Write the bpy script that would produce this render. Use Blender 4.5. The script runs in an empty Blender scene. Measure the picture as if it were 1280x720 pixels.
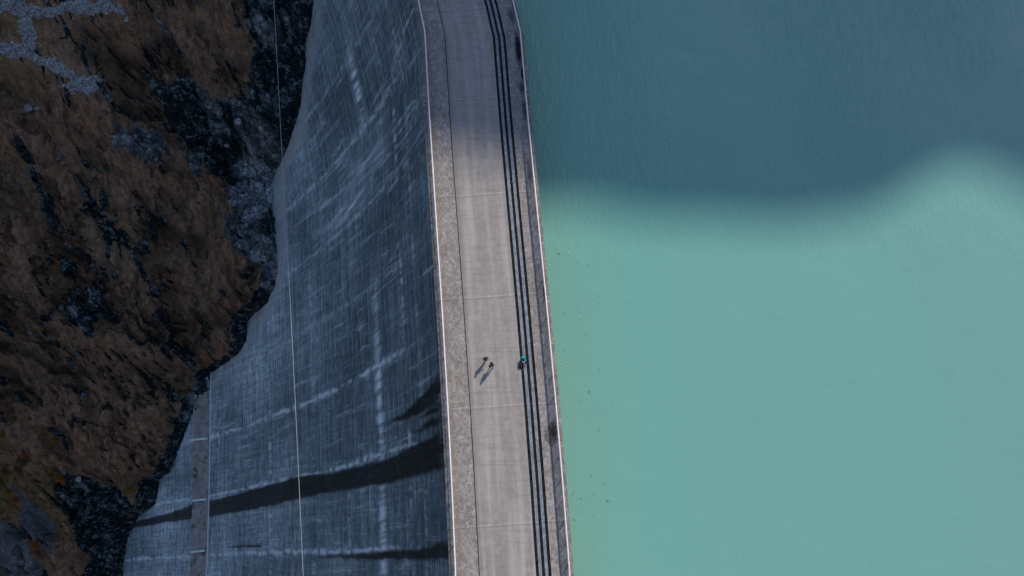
import bpy, bmesh, math, random
import numpy as np
from mathutils import Vector, Matrix
R = math.radians
rng = np.random.default_rng(7); random.seed(7)
S = bpy.context.scene; COL = S.collection

# ------------------------------------------------------------------ noise
def _h(ix, iy, s):
    n = (ix.astype(np.int64)*374761393 + iy.astype(np.int64)*668265263 + s*2147483647) & 0xffffffff
    n = ((n ^ (n >> 13))*1274126177) & 0xffffffff
    n = (n ^ (n >> 16)) & 0xffffffff
    return n/4294967295.0
def vnoise(x, y, s=0):
    ix = np.floor(x); iy = np.floor(y); fx = x-ix; fy = y-iy
    fx = fx*fx*(3-2*fx); fy = fy*fy*(3-2*fy)
    a = _h(ix, iy, s); b = _h(ix+1, iy, s); c = _h(ix, iy+1, s); d = _h(ix+1, iy+1, s)
    return (a+(b-a)*fx)+((c+(d-c)*fx)-(a+(b-a)*fx))*fy
def fbm(x, y, s=0, o=5, g=.5):
    t = 0; a = 1; m = 0
    for i in range(o):
        t = t+a*(vnoise(x, y, s+i*17)-.5)*2; m += a
        x, y = (x*1.6+y*1.2)+3.1, (-x*1.2+y*1.6)+7.7; a *= g
    return t/m
def ridged(x, y, s=0, o=5):
    t = 0; a = 1; m = 0
    for i in range(o):
        t = t+a*(1-abs(vnoise(x, y, s+i*13)-.5)*4); m += a
        x, y = (x*1.6+y*1.2)+1.3, (-x*1.2+y*1.6)+5.2; a *= .5
    return t/m
def worley(x, y, s=0):
    ix = np.floor(x); iy = np.floor(y); f1 = np.full(x.shape, 9.); f2 = f1.copy(); idv = np.zeros(x.shape)
    for dx in (-1, 0, 1):
        for dy in (-1, 0, 1):
            cx = ix+dx; cy = iy+dy
            d = (cx+_h(cx, cy, s)-x)**2+(cy+_h(cx, cy, s+5)-y)**2
            n = d < f1
            f2 = np.where(n, f1, np.minimum(f2, d)); idv = np.where(n, _h(cx, cy, s+9), idv); f1 = np.where(n, d, f1)
    return np.sqrt(f1), np.sqrt(f2), idv
def inpoly(px, py, poly):
    r = np.zeros(px.shape, bool); n = len(poly)
    for i in range(n):
        x0, y0 = poly[i]; x1, y1 = poly[(i+1) % n]
        if y0 == y1: continue
        c = (y0 > py) != (y1 > py)
        r ^= c & (px < (x1-x0)*(py-y0)/(y1-y0)+x0)
    return r
def polydist(px, py, poly, closed=True):
    d = np.full(px.shape, 1e9); n = len(poly)
    for i in range(n if closed else n-1):
        x0, y0 = poly[i]; x1, y1 = poly[(i+1) % n]
        L = (x1-x0)**2+(y1-y0)**2+1e-9
        t = np.clip(((px-x0)*(x1-x0)+(py-y0)*(y1-y0))/L, 0, 1)
        d = np.minimum(d, np.hypot(px-x0-t*(x1-x0), py-y0-t*(y1-y0)))
    return d
def soft(px, py, poly, w):
    """1 inside the polygon, fading to 0 over w across its edge"""
    d = polydist(px, py, poly); s = np.where(inpoly(px, py, poly), d, -d)
    return np.clip(s/w+.5, 0, 1)

# ------------------------------------------------------------------ site geometry
cY = np.array([-140,-90,-60,-30,-7,2,9,19,30,40,50.5,54.6,70,90,110,140,180.])
cX = np.array([-9,-2.3,-.6,.2,.08,-.5,-1.0,-1.8,-2.75,-3.6,-4.4,-5.25,-9.2,-16,-25,-43,-75.])
def cen(Y): return np.interp(Y, cY, cX)
BD = 83.0                                        # depth of the berm below the crest
def gq(d): return .38*d+.0033*d*d
def gdn(d):
    d = np.asarray(d, float)
    return np.where(d < BD, gq(d), gq(BD)+2.8*np.clip((d-BD)/.1, 0, 1)+.9*np.clip(d-BD-.1, 0, None))
def phi(Y): return np.radians(np.interp(Y, [-40,0,20,40,60,100], [5,6,6,4.5,3.5,3]))
def facept(Y, d, off=0.0):
    p = phi(Y); gg = gdn(d)+off
    return np.stack([cen(Y)-5.3-gg*np.cos(p), Y-gg*np.sin(p), -d+0*Y], -1)
TB = [[-88.5,-16.9,-112.8],[-88.9,-10.2,-112.8],[-86.7,-6.2,-110.0],[-84.3,-4.0,-107.2],[-77.6,-1.0,-99.5],[-76.6,4.1,-98.0],[-71.8,5.6,-92.5],[-69.0,10.5,-89.0],[-65.4,15.8,-84.5],[-64.6,20.5,-83.2],[-61.6,21.6,-82.8],[-60.9,25.1,-81.8],[-55.6,26.4,-75.8],[-52.4,27.3,-72.0],[-50.5,29.3,-69.5],[-50.6,32.7,-69.2],[-49.0,33.7,-67.2],[-44.8,34.8,-62.0],[-43.1,37.6,-59.5],[-42.3,41.8,-58.0],[-42.9,44.8,-58.5],[-44.4,51.5,-59.2],[-44.4,57.0,-57.5],[-43.3,57.6,-56.0],[-41.2,59.2,-52.5],[-37.4,62.5,-46.0],[-35.9,64.7,-43.0],[-34.9,68.5,-40.0],[-33.8,72.4,-36.2],[-32.1,73.8,-32.8],[-31.4,76.2,-30.2]]
TB = np.array(TB)
zY = np.concatenate([[-900,-400,-220,-150,-110,-70,-40], TB[:,1], [90,110,140,200,400,900]])
zX = np.concatenate([[-100,-95,-90,-88,-88,-88,-88], TB[:,0], [-31]*6])
zZ = np.concatenate([[420,200,60,-8,-60,-98,-112], TB[:,2], [-16,4,32,80,210,430]])
WATER = -4.0

# ------------------------------------------------------------------ materials
def mat(name, rough=.8, spec=.3):
    m = bpy.data.materials.new(name); m.use_nodes = True; nt = m.node_tree
    b = nt.nodes['Principled BSDF']; b.inputs['Roughness'].default_value = rough
    b.inputs['Specular IOR Level'].default_value = spec
    return m, nt, b
class N:
    def __init__(s, nt): s.nt = nt
    def new(s, t, **k):
        n = s.nt.nodes.new(t)
        for a, v in k.items(): setattr(n, a, v)
        return n
    def link(s, a, b): s.nt.links.new(a, b)
    def put(s, n, i, v):
        if isinstance(v, (int, float, tuple)): n.inputs[i].default_value = v
        else: s.link(v, n.inputs[i])
    def math(s, op, a, b=0., clamp=False):
        n = s.new('ShaderNodeMath', operation=op); n.use_clamp = clamp; s.put(n, 0, a); s.put(n, 1, b); return n.outputs[0]
    def mix(s, f, a, b):
        n = s.new('ShaderNodeMix', data_type='RGBA'); s.put(n, 0, f); s.put(n, 6, a if not isinstance(a, tuple) else (*a, 1)); s.put(n, 7, b if not isinstance(b, tuple) else (*b, 1)); return n.outputs[2]
    def uv(s): return s.new('ShaderNodeUVMap', uv_map='uv').outputs[0]
    def pos(s): return s.new('ShaderNodeTexCoord').outputs['Object']
    def mp(s, v, sc, loc=(0,0,0), rot=(0,0,0)):
        n = s.new('ShaderNodeMapping'); s.link(v, n.inputs[0]); n.inputs['Scale'].default_value = sc; n.inputs['Location'].default_value = loc; n.inputs['Rotation'].default_value = rot; return n.outputs[0]
    def noise(s, v, sc, det=4, ro=.55, dist=0.):
        n = s.new('ShaderNodeTexNoise'); s.link(v, n.inputs[0]); n.inputs['Scale'].default_value = sc; n.inputs['Detail'].default_value = det; n.inputs['Roughness'].default_value = ro; n.inputs['Distortion'].default_value = dist; return n.outputs[0]
    def vor(s, v, sc, feat='F1', out='Distance'):
        n = s.new('ShaderNodeTexVoronoi', feature=feat); s.link(v, n.inputs['Vector']); n.inputs['Scale'].default_value = sc; return n.outputs[out]
    def ramp(s, f, stops):
        n = s.new('ShaderNodeValToRGB'); s.link(f, n.inputs[0]); e = n.color_ramp.elements
        for i, (p, c) in enumerate(stops):
            q = e[i] if i < 2 else e.new(p)
            q.position = p; q.color = (*c, 1) if isinstance(c, tuple) else (c, c, c, 1)
        return n.outputs[0]
    def range(s, f, a, b, c=0., d=1.):
        n = s.new('ShaderNodeMapRange'); s.put(n, 0, f)
        for i, v in enumerate((a, b, c, d)): n.inputs[i+1].default_value = v
        return n.outputs[0]
    def attr(s, name, out='Fac'): return s.new('ShaderNodeAttribute', attribute_name=name).outputs[out]
    def sep(s, v):
        n = s.new('ShaderNodeSeparateXYZ'); s.link(v, n.inputs[0]); return n.outputs
    def bump(s, h, st, dist):
        n = s.new('ShaderNodeBump'); s.link(h, n.inputs['Height']); n.inputs['Strength'].default_value = st; n.inputs['Distance'].default_value = dist; return n.outputs[0]
    def line(s, c, period, phase, w0, w1):
        """1 on thin lines of the coordinate, every `period`"""
        m = s.math('PINGPONG', s.math('ADD', c, -phase), period/2)
        return s.range(m, w0, w1, 1, 0)

def plain(name, col, rough=.7, metal=0., vary=.25, scale=6., spec=.3):
    m, nt, b = mat(name, rough, spec); n = N(nt)
    f = n.noise(n.pos(), scale, 5, .6)
    c = n.mix(n.range(f, .3, .7), tuple(x*(1-vary) for x in col), tuple(min(1, x*(1+vary)) for x in col))
    n.link(c, b.inputs['Base Color']); b.inputs['Metallic'].default_value = metal
    return m

def concrete(name, lo, hi, mott=3., joints=True, stain=(.20,.13,.09), rough=.9, wear=0., blotch=False):
    """crest concrete; uv = (metres across from the crest axis, metres along)"""
    m, nt, b = mat(name, rough, .2); n = N(nt); uv = n.uv(); sx = n.sep(uv)
    big = n.noise(uv, .35, 4, .6, .4); mid = n.noise(n.mp(uv, (1.3,.8,1)), mott, 6, .65, .3)
    fine = n.noise(uv, 14, 3, .7); streak = n.noise(n.mp(uv, (.5,3.2,1)), 2.2, 4, .6)
    f = n.math('ADD', n.math('MULTIPLY', mid, .55), n.math('MULTIPLY', big, .35))
    f = n.math('ADD', f, n.math('MULTIPLY', streak, .2)); f = n.math('ADD', f, n.math('MULTIPLY', fine, .12))
    c = n.mix(n.range(f, .50, .74), lo, hi)
    bl = n.noise(n.mp(uv, (1,.7,1), (4,4,0)), .9 if wear else 2.4, 6, .75, .8); c = n.mix(n.range(bl, .46, .60, 0, .2 if wear else .5), c, tuple(x*.62 for x in lo)); c = n.mix(n.range(bl, .46, .36, 0, .2 if wear else .5), c, tuple(x*1.3 for x in hi))
    if wear:                                         # wheel paths and sweeps rubbed pale
        w = n.noise(n.mp(uv, (1.1,.05,1)), 1.2, 3, .5)
        c = n.mix(n.math('MULTIPLY', n.range(w, .45, .7), wear), c, tuple(min(1, x*1.25) for x in hi))
        w2 = n.noise(n.mp(uv, (.12,1.8,1), (3,9,0)), 1.5, 5, .6)
        c = n.mix(n.math('MULTIPLY', n.range(w2, .52, .72), wear*.8), c, tuple(x*.8 for x in lo))
    wl = n.vor(n.mp(uv, (1,1,1)), .9, 'F1'); pk = n.range(n.noise(uv, 5, 5, .7, 1.), .62, .72)
    c = n.mix(n.math('MULTIPLY', pk, .35), c, (.52,.50,.47))
    dk = n.range(n.noise(n.mp(uv, (1,1,1), (31,5,0)), 3.3, 6, .72, .8), .6, .74)
    c = n.mix(n.math('MULTIPLY', dk, .45), c, tuple(x*.45 for x in lo))
    if joints:
        wob = n.math('ADD', sx[1], n.math('ADD', n.math('MULTIPLY', n.noise(uv, 1.2, 4), .22), n.math('MULTIPLY', sx[0], -.07)))
        j = n.line(wob, 11.3, 9.15, .03, .10)
        br = n.range(n.noise(n.mp(uv, (2,1,1)), 1.3, 4), .35, .62)
        c = n.mix(n.math('MULTIPLY', n.math('MULTIPLY', j, br), .34), c, (.56,.54,.50))
        j2 = n.line(n.math('ADD', wob, .17), 11.3, 9.15, .02, .12)
        c = n.mix(n.math('MULTIPLY', j2, .3), c, tuple(x*.55 for x in lo))
    if stain:
        edge = n.range(n.math('ADD', n.math('ABSOLUTE', n.math('ADD', sx[0], 3.0 if wear else 5.0)), n.math('MULTIPLY', n.noise(uv, 1.5, 4), .35)), .2, .5, 1, 0)
        c = n.mix(n.math('MULTIPLY', edge, .35), c, stain)
    if blotch:                                       # moss and tar patches on the lakeside walkway
        for (bx, by, rx, ry, q) in ((5.0,49.0,.42,2.7,1.), (5.2,46.0,.18,1.2,1.), (5.0,44.2,.35,1.0,.75), (5.1,41.5,.3,1.6,.7),(4.9,53.2,.5,1.1,.6),(4.5,6.2,.7,1.3,.55),(5.0,6.5,.45,1.2,.85),(5.25,20.8,.15,1.,.8),(5.0,34,.35,2.,.5)):
            dx = n.math('DIVIDE', n.math('ADD', sx[0], -bx), rx); dy = n.math('DIVIDE', n.math('ADD', sx[1], -by), ry)
            rr = n.math('SQRT', n.math('ADD', n.math('MULTIPLY', dx, dx), n.math('MULTIPLY', dy, dy)))
            rr = n.math('ADD', rr, n.math('MULTIPLY', n.noise(uv, 3.6, 6, .8), 1.9))
            c = n.mix(n.range(rr, 1.45, 1.95, q, 0), c, (.012,.014,.014))
    n.link(c, b.inputs['Base Color'])
    n.link(n.bump(n.math('ADD', n.math('MULTIPLY', fine, .3), mid), .5, .03), b.inputs['Normal'])
    return m
M = {}
M['road'] = concrete('road_concrete', (.25,.23,.21), (.325,.30,.275), 2., wear=.75)
M['walk'] = concrete('walkway_concrete', (.19,.168,.152), (.37,.345,.315), 4.5)
M['walkr'] = concrete('lakeside_walkway_concrete', (.19,.175,.16), (.36,.335,.315), 4., stain=None, blotch=True)
M['infill'] = concrete('track_infill', (.15,.165,.18), (.30,.32,.34), 6., stain=None)
M['ledge'] = concrete('ledge_concrete', (.13,.12,.105), (.36,.33,.30), 5., stain=None)
M['steel'] = plain('dark_rail_steel', (.020,.023,.026), .8, .0, .85, 2.5, spec=.1)
M['white'] = plain('white_paint', (.80,.76,.74), .5, 0, .12, 2.)
M['galv'] = plain('galvanised_steel', (.30,.31,.33), .45, .6, .2)
M['groove'] = plain('groove_dark', (.03,.03,.035), .9)
M['cable'] = plain('cable_wire', (.46,.46,.46), .5, .0, .15)
M['pipe'] = plain('white_pipe', (.66,.70,.73), .5, 0, .1, 1.)

def face_material():
    """downstream face; uv = (metres along, metres down)"""
    m, nt, b = mat('weathered_face_concrete', .85, .25); n = N(nt); uv = n.uv(); s = n.sep(uv)
    run = n.noise(n.mp(uv, (1.3,.05,1)), 1.6, 5, .65)        # runs down the slope
    lay = n.noise(n.mp(uv, (.13,1.3,1)), 1.1, 6, .75, .3)     # lift layers, along the dam
    lay2 = n.noise(n.mp(uv, (.35,1.6,1), (5,2,0)), 1.2, 5, .75, .5)
    big = n.noise(uv, .05, 4, .6, .5); fine = n.noise(n.mp(uv, (1,.8,1)), 1.3, 6, .8)
    f = n.math('ADD', n.math('MULTIPLY', lay, .30), n.math('MULTIPLY', run, .18))
    f = n.math('ADD', f, n.math('MULTIPLY', lay2, .2)); f = n.math('ADD', f, n.math('MULTIPLY', big, .34)); f = n.math('ADD', f, n.math('MULTIPLY', fine, .30))
    deep = n.range(s[1], 5, 95, -.05, .07)                    # paler lower down: extra skylight on the flatter slope, put into the colour
    f = n.math('ADD', f, deep)
    c = n.ramp(n.range(f, .54, .84), [(0, (.042,.075,.086)), (1, (.72,.86,.90)), (.32, (.112,.168,.185)), (.6, (.25,.335,.355))])
    blk = n.math('FLOOR', n.math('DIVIDE', n.math('ADD', s[0], -6.4), 11.35)); lft = n.math('FLOOR', n.math('DIVIDE', n.math('ADD', s[1], -.3), 1.5))
    wn = n.new('ShaderNodeTexWhiteNoise', noise_dimensions='1D'); n.link(n.math('ADD', n.math('MULTIPLY', blk, 17.3), n.math('MULTIPLY', lft, 3.7)), wn.inputs['W'])
    c = n.mix(n.range(wn.outputs[0], .55, 1, 0, .13), c, (.46,.55,.57)); c = n.mix(n.range(wn.outputs[0], .45, 0, 0, .24), c, (.08,.115,.125))
    l3 = n.line(n.math('ADD', s[1], n.math('MULTIPLY', n.noise(uv, .5), .1)), .75, .3, .0, .13)
    c = n.mix(n.math('MULTIPLY', n.math('MULTIPLY', l3, n.range(n.noise(n.mp(uv, (.2,1.3,1), (27,13,0)), 1.2, 6, .8), .47, .62)), .5), c, (.60,.70,.72))
    # thin lift joints (horizontal) every 1.5 m
    l = n.line(n.math('ADD', s[1], n.math('MULTIPLY', n.noise(uv, .3), .25)), 1.5, 0.3, .02, .16)
    lw = n.range(n.noise(n.mp(uv, (.10,1.1,1), (7,3,0)), 1.5, 5, .75), .46, .68)
    c = n.mix(n.math('MULTIPLY', n.math('MULTIPLY', l, lw), .65), c, (.70,.79,.80))
    ld = n.line(n.math('ADD', s[1], n.math('MULTIPLY', n.noise(uv, .2), .9)), 1.5, 1.0, .02, .16)
    c = n.mix(n.math('MULTIPLY', .6, 1.0) if False else n.math('MULTIPLY', n.math('MULTIPLY', ld, n.range(n.noise(n.mp(uv, (.08,.9,1), (17,3,0)), 1.5, 4, .7), .42, .62)), .5), c, (.07,.09,.10))
    # bright leached dashes
    d1 = n.range(n.noise(n.mp(uv, (.16,1.9,1), (11,0,0)), 1.4, 5, .8), .60, .74)
    c = n.mix(n.math('MULTIPLY', d1, .6), c, (.66,.74,.76))
    bk = n.noise(n.mp(uv, (.6,.07,1), (2,7,0)), 1.4, 6, .75, .2); c = n.mix(n.range(bk, .56, .66, 0, .5), c, (.60,.68,.69)); c = n.mix(n.range(bk, .44, .30, 0, .5), c, (.07,.095,.10))
    # formwork marks down the slope, every 0.95 m
    k = n.line(s[0], 1.9, 0, .02, .10); c = n.mix(n.math('MULTIPLY', n.math('MULTIPLY', k, n.range(n.noise(n.mp(uv, (.4,.1,1), (9,9,0)), 1., 4), .5, .62)), .25), c, (.6,.64,.65))
    c = n.mix(n.math('MULTIPLY', n.attr('leach'), 1.0), c, (.78,.92,.95))
    c = n.mix(n.math('MULTIPLY', n.attr('smooth'), .7), c, n.mix(n.noise(uv, .6, 5, .6), (.30,.32,.31), (.44,.46,.45)))
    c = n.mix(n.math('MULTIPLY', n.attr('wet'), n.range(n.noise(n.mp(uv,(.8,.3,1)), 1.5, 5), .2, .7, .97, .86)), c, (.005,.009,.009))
    n.link(c, b.inputs['Base Color'])
    n.link(n.math('SUBTRACT', .88, n.math('MULTIPLY', n.attr('wet'), .25)), b.inputs['Roughness'])
    n.link(n.bump(n.math('ADD', n.math('MULTIPLY', lay2, .7), fine), .5, .12), b.inputs['Normal'])
    return m
M['face'] = face_material()

def terrain_material():
    m, nt, b = mat('autumn_alpine_slope', .95, .1); n = N(nt); p = n.pos()
    big = n.noise(p, .06, 5, .6, .6); mid = n.noise(p, .45, 6, .65, .8)
    dirn = n.noise(n.mp(p, (1.5,.45,.6), rot=(0,0,R(35))), .7, 6, .7, .5); fine = n.noise(p, 3.2, 5, .75)
    f = n.math('ADD', n.math('MULTIPLY', dirn, .45), n.math('ADD', n.math('MULTIPLY', mid, .3), n.math('MULTIPLY', fine, .3)))
    g = n.ramp(n.range(f, .36, .74), [(0, (.035,.025,.018)), (1, (.58,.40,.25)), (.35, (.19,.117,.07)), (.65, (.35,.215,.125))])
    g = n.mix(n.range(big, .48, .66, 0, .55), g, n.mix(fine, (.10,.095,.055), (.26,.20,.11)))
    tn = n.noise(n.mp(p, (1.5,.8,1), rot=(0,0,R(30))), 1.1, 8, .75, .9)
    g = n.mix(n.range(tn, .47, .34, 0, .8), g, (.05,.038,.027))
    g = n.mix(n.range(tn, .57, .70, 0, .5), g, (.54,.36,.21))
    crev_shade = n.noise(n.mp(p, (1.1,.32,.6), (2,8,0), rot=(0,0,R(36))), .5, 6, .7, 1.3); g = n.mix(n.range(crev_shade, .46, .36, 0, .85), g, (.032,.026,.020))  # dark crevice shading painted into the grass colour as slanting streaks
    red = n.range(n.noise(n.mp(p, (1,1,1), (9,9,0)), .22, 4, .6), .55, .68, 0, .5)
    g = n.mix(red, g, n.mix(fine, (.12,.055,.04), (.30,.16,.11)))
    # low green and yellow brush
    gr = n.math('MULTIPLY', n.attr('brush'), n.range(n.noise(p, .7, 5, .7, .5), .46, .58))
    g = n.mix(gr, g, n.mix(n.range(mid,.35,.65), (.04,.055,.022), (.24,.19,.05)))
    # rock
    rn = n.noise(n.mp(p, (1,1,1.3)), 1.1, 7, .75, .7); vr = n.vor(p, 1.0, 'DISTANCE_TO_EDGE')
    crack = n.range(vr, 0, .09, .25, 1)
    rk = n.ramp(n.range(rn, .36, .72), [(0, (.006,.010,.011)), (1, (.45,.53,.53)), (.5, (.020,.034,.036)), (.76, (.075,.11,.115))])
    rk = n.mix(n.math('MULTIPLY', n.range(vr, 0, .06, 1, 0), .6), rk, (.005,.006,.008))
    pal = n.ramp(n.range(n.noise(p, 1.7, 6, .75, .4), .34, .68), [(0, (.08,.10,.105)), (1, (.75,.80,.80)), (.5, (.34,.39,.40))])
    pal = n.mix(n.range(n.vor(p, 1.4, 'DISTANCE_TO_EDGE'), 0, .08, .7, 0), pal, (.02,.025,.03))
    pm = n.mp(p, (1,1,.8), rot=(0,0,R(20)))
    cc = n.sep(n.vor(pm, .75, 'F1', 'Color'))[0]; c2 = n.sep(n.vor(pm, 2.1, 'F1', 'Color'))[1]
    cell = n.math('ADD', n.math('MULTIPLY', cc, .55), n.math('MULTIPLY', c2, .45))
    rk = n.mix(n.range(cell, .70, .90, 0, .7), rk, (.22,.29,.30)); rk = n.mix(n.range(cell, .5, .2, 0, .8), rk, (.008,.012,.015))
    pal = n.mix(n.range(cell, .5, .85, 0, .7), pal, (.78,.84,.84)); pal = n.mix(n.range(cell, .45, .15, 0, .7), pal, (.06,.08,.085))
    rk = n.mix(n.attr('pale'), rk, pal)
    gv = n.mix(n.range(n.vor(p, 4., 'F1'), .15, .75), (.55,.53,.55), (.06,.065,.075))
    gv = n.mix(.75, gv, n.mix(n.range(n.noise(p, 3, 6, .8), .40, .62), (.05,.06,.065), (.60,.60,.58)))
    gv = n.mix(n.range(n.sep(p)[1], 30, 10, 0, .62), gv, (.045,.06,.07))
    c = n.mix(n.range(n.math('ADD', n.attr('rock'), n.math('MULTIPLY', n.math('SUBTRACT', n.noise(p, .9, 5, .7), .5), 1.1)), .42, .58), g, rk)
    c = n.mix(n.range(n.math('ADD', n.attr('gravel'), n.math('MULTIPLY', n.math('SUBTRACT', n.noise(p, 1.3, 4, .7), .5), .8)), .42, .58), c, gv)
    n.link(c, b.inputs['Base Color'])
    h = n.math('ADD', n.math('MULTIPLY', fine, .5), n.math('ADD', n.math('MULTIPLY', dirn, .8), n.math('MULTIPLY', n.noise(p, 9, 3, .7), .2)))
    n.link(n.bump(h, .8, .35), b.inputs['Normal'])
    return m
M['terrain'] = terrain_material()

def water_material():
    m, nt, b = mat('glacial_water', .09, .5); n = N(nt); p = n.pos(); s = n.sep(p)
    big = n.noise(n.mp(p, (1,.6,1)), .02, 4, .55, .6)
    c = n.mix(n.range(big, .35, .65), (.148,.362,.300), (.166,.385,.322))
    far = n.range(s[0], 10, 75); c = n.mix(n.math('MULTIPLY', far, .55), c, (.165,.305,.285))
    near = n.range(n.math('ADD', s[0], n.math('MULTIPLY', n.math('SUBTRACT', n.noise(p, .12, 4), .5), 5)), 5.0, 13, 1, 0)
    fy = n.range(s[1], 34, -10, .35, 1)
    c = n.mix(n.math('MULTIPLY', n.math('MULTIPLY', near, fy), .38), c, (.195,.325,.225))
    n.link(c, b.inputs['Base Color'])
    b.inputs['IOR'].default_value = 1.34
    w1 = n.noise(n.mp(p, (1.0,.32,1), rot=(0,0,R(-12))), 1.5, 4, .6, .9); w2 = n.noise(n.mp(p, (1,.5,1), rot=(0,0,R(25))), 4.5, 3, .6, .3); w3 = n.noise(p, .25, 3, .5, .5)
    amp = n.math('MULTIPLY', n.range(n.noise(n.mp(p, (1,.6,1), (40,3,0)), .045, 3, .5), .40, .6, .15, 1.), n.range(s[1], 24, 40, .22, 1.3))
    h = n.math('ADD', n.math('MULTIPLY', n.math('ADD', w1, n.math('MULTIPLY', w2, .25)), amp), n.math('MULTIPLY', w3, .6))
    n.link(n.bump(h, .6, .22), b.inputs['Normal'])
    return m
M['water'] = water_material()

# ------------------------------------------------------------------ object helpers
def tag(o, label=None, cat=None, group=None, kind=None):
    if label: o['label'] = label
    if cat: o['category'] = cat
    if group: o['group'] = group
    if kind: o['kind'] = kind
    return o
def empty(name, loc=(0,0,0)):
    o = bpy.data.objects.new(name, None); o.location = loc; COL.objects.link(o); o.empty_display_size = .3; return o
def link(name, me, m=None, parent=None, loc=None):
    o = bpy.data.objects.new(name, me); COL.objects.link(o)
    if m: me.materials.append(m)
    if parent: o.parent = parent
    if loc: o.location = loc
    return o
def grid_mesh(name, P, uv=None, attrs=None, smooth=True):
    """P: (a,b,3) array of points -> quad sheet"""
    a, b = P.shape[:2]; me = bpy.data.meshes.new(name)
    idx = np.arange(a*b).reshape(a, b)
    q = np.stack([idx[:-1,:-1], idx[1:,:-1], idx[1:,1:], idx[:-1,1:]], -1).reshape(-1, 4)
    me.vertices.add(a*b); me.vertices.foreach_set('co', P.reshape(-1).astype(np.float32))
    me.loops.add(q.size); me.loops.foreach_set('vertex_index', q.reshape(-1).astype(np.int32))
    me.polygons.add(len(q)); me.polygons.foreach_set('loop_start', np.arange(0, q.size, 4, dtype=np.int32))
    me.polygons.foreach_set('loop_total', np.full(len(q), 4, np.int32))
    me.polygons.foreach_set('use_smooth', np.full(len(q), smooth))
    me.update(calc_edges=True)
    if uv is not None:
        l = me.uv_layers.new(name='uv'); l.data.foreach_set('uv', uv.reshape(-1, 2)[q.reshape(-1)].reshape(-1).astype(np.float32))
    for k, v in (attrs or {}).items():
        at = me.attributes.new(k, 'FLOAT', 'POINT'); at.data.foreach_set('value', v.reshape(-1).astype(np.float32))
    return me
def sweep(name, prof, ys, closed=True):
    """prof: list of (offset across from the crest axis, z); swept along the crest"""
    pr = list(prof)+([prof[0]] if closed else [])
    pr = np.array(pr); Y, K = np.meshgrid(ys, np.arange(len(pr)), indexing='ij')
    P = np.stack([cen(Y)+pr[K,0], Y, pr[K,1]], -1)
    uv = np.stack([pr[K,0]+pr[K,1]*.3, Y], -1)
    return grid_mesh(name, P, uv, smooth=False)
def box(bm, c, s, rot=None):
    r = bmesh.ops.create_cube(bm, size=1)['verts']
    mt = Matrix.Translation(c) @ (rot or Matrix()) @ Matrix.Diagonal((*s, 1))
    bmesh.ops.transform(bm, matrix=mt, verts=r); return r
def tube(bm, a, b, r, n=8, r2=None):
    a = Vector(a); b = Vector(b); d = b-a
    v = bmesh.ops.create_cone(bm, cap_ends=True, segments=n, radius1=r, radius2=r if r2 is None else r2, depth=d.length)['verts']
    bmesh.ops.transform(bm, matrix=Matrix.Translation((a+b)/2) @ d.to_track_quat('Z', 'Y').to_matrix().to_4x4(), verts=v)
def done(name, bm, m=None, parent=None, loc=None, smooth=False):
    me = bpy.data.meshes.new(name)
    if smooth:
        for f in bm.faces: f.smooth = True
    bm.to_mesh(me); bm.free(); return link(name, me, m, parent, loc)

# ------------------------------------------------------------------ the dam
dam = empty('dam', (0, 0, 0))
tag(dam, 'grey concrete arch dam with road on its crest and streaked sloping face above the valley', 'dam')
ys = np.unique(np.round(np.concatenate([np.arange(-158, 112, 1.0), [50.5, 54.6]]), 2))
GR = -.012
# crest cross-section pieces, butted end to end
link('walkway', sweep('walkway', [(-5.74,.15),(-3.22,.15),(-3.22,-.5),(-5.74,-.5)], ys), M['walk'], dam)
link('gutter', sweep('gutter', [(-3.22,-.10),(-3.13,-.10),(-3.13,-.5),(-3.22,-.5)], ys), M['groove'], dam)
link('road_surface', sweep('road_surface', [(-3.13,0),(2.21,0),(2.21,-.5),(-3.13,-.5)], ys), M['road'], dam)
for a in (2.24, 2.83, 3.42):                       # three dark crane rails lying in slots
    link('crane_rail', sweep('crane_rail', [(a-.03,-.5),(a-.03,-.16),(a+.06,-.16),(a+.08,-.07),(a+.15,-.07),(a+.17,-.16),(a+.25,-.16),(a+.25,-.5)], ys), M['steel'], dam)
for a in (2.46, 3.05):
    link('track_infill', sweep('track_infill', [(a+.03,.0),(a+.34,.0),(a+.34,-.5),(a+.03,-.5)], ys), M['infill'], dam)
link('walkway', sweep('walkway', [(3.67,.02),(5.42,.02),(5.42,-.5),(3.67,-.5)], ys), M['walkr'], dam)
link('ledge', sweep('ledge', [(5.42,-.06),(5.80,-.06),(5.80,-.9),(5.62,-1.3),(5.62,-1.5),(5.42,-1.5)], ys), M['ledge'], dam)
link('cornice', sweep('cornice', [(-6.02,.02),(-5.74,.02),(-5.74,-.9),(-5.52,-1.25),(-5.8,-1.25),(-6.02,-.85)], ys), M['ledge'], dam)
link('upstream_face', sweep('upstream_face', [(-5.3,-.5),(5.42,-.5),(5.44,-40),(5.0,-118),(-5,-118)], ys), M['ledge'], dam)

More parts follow.
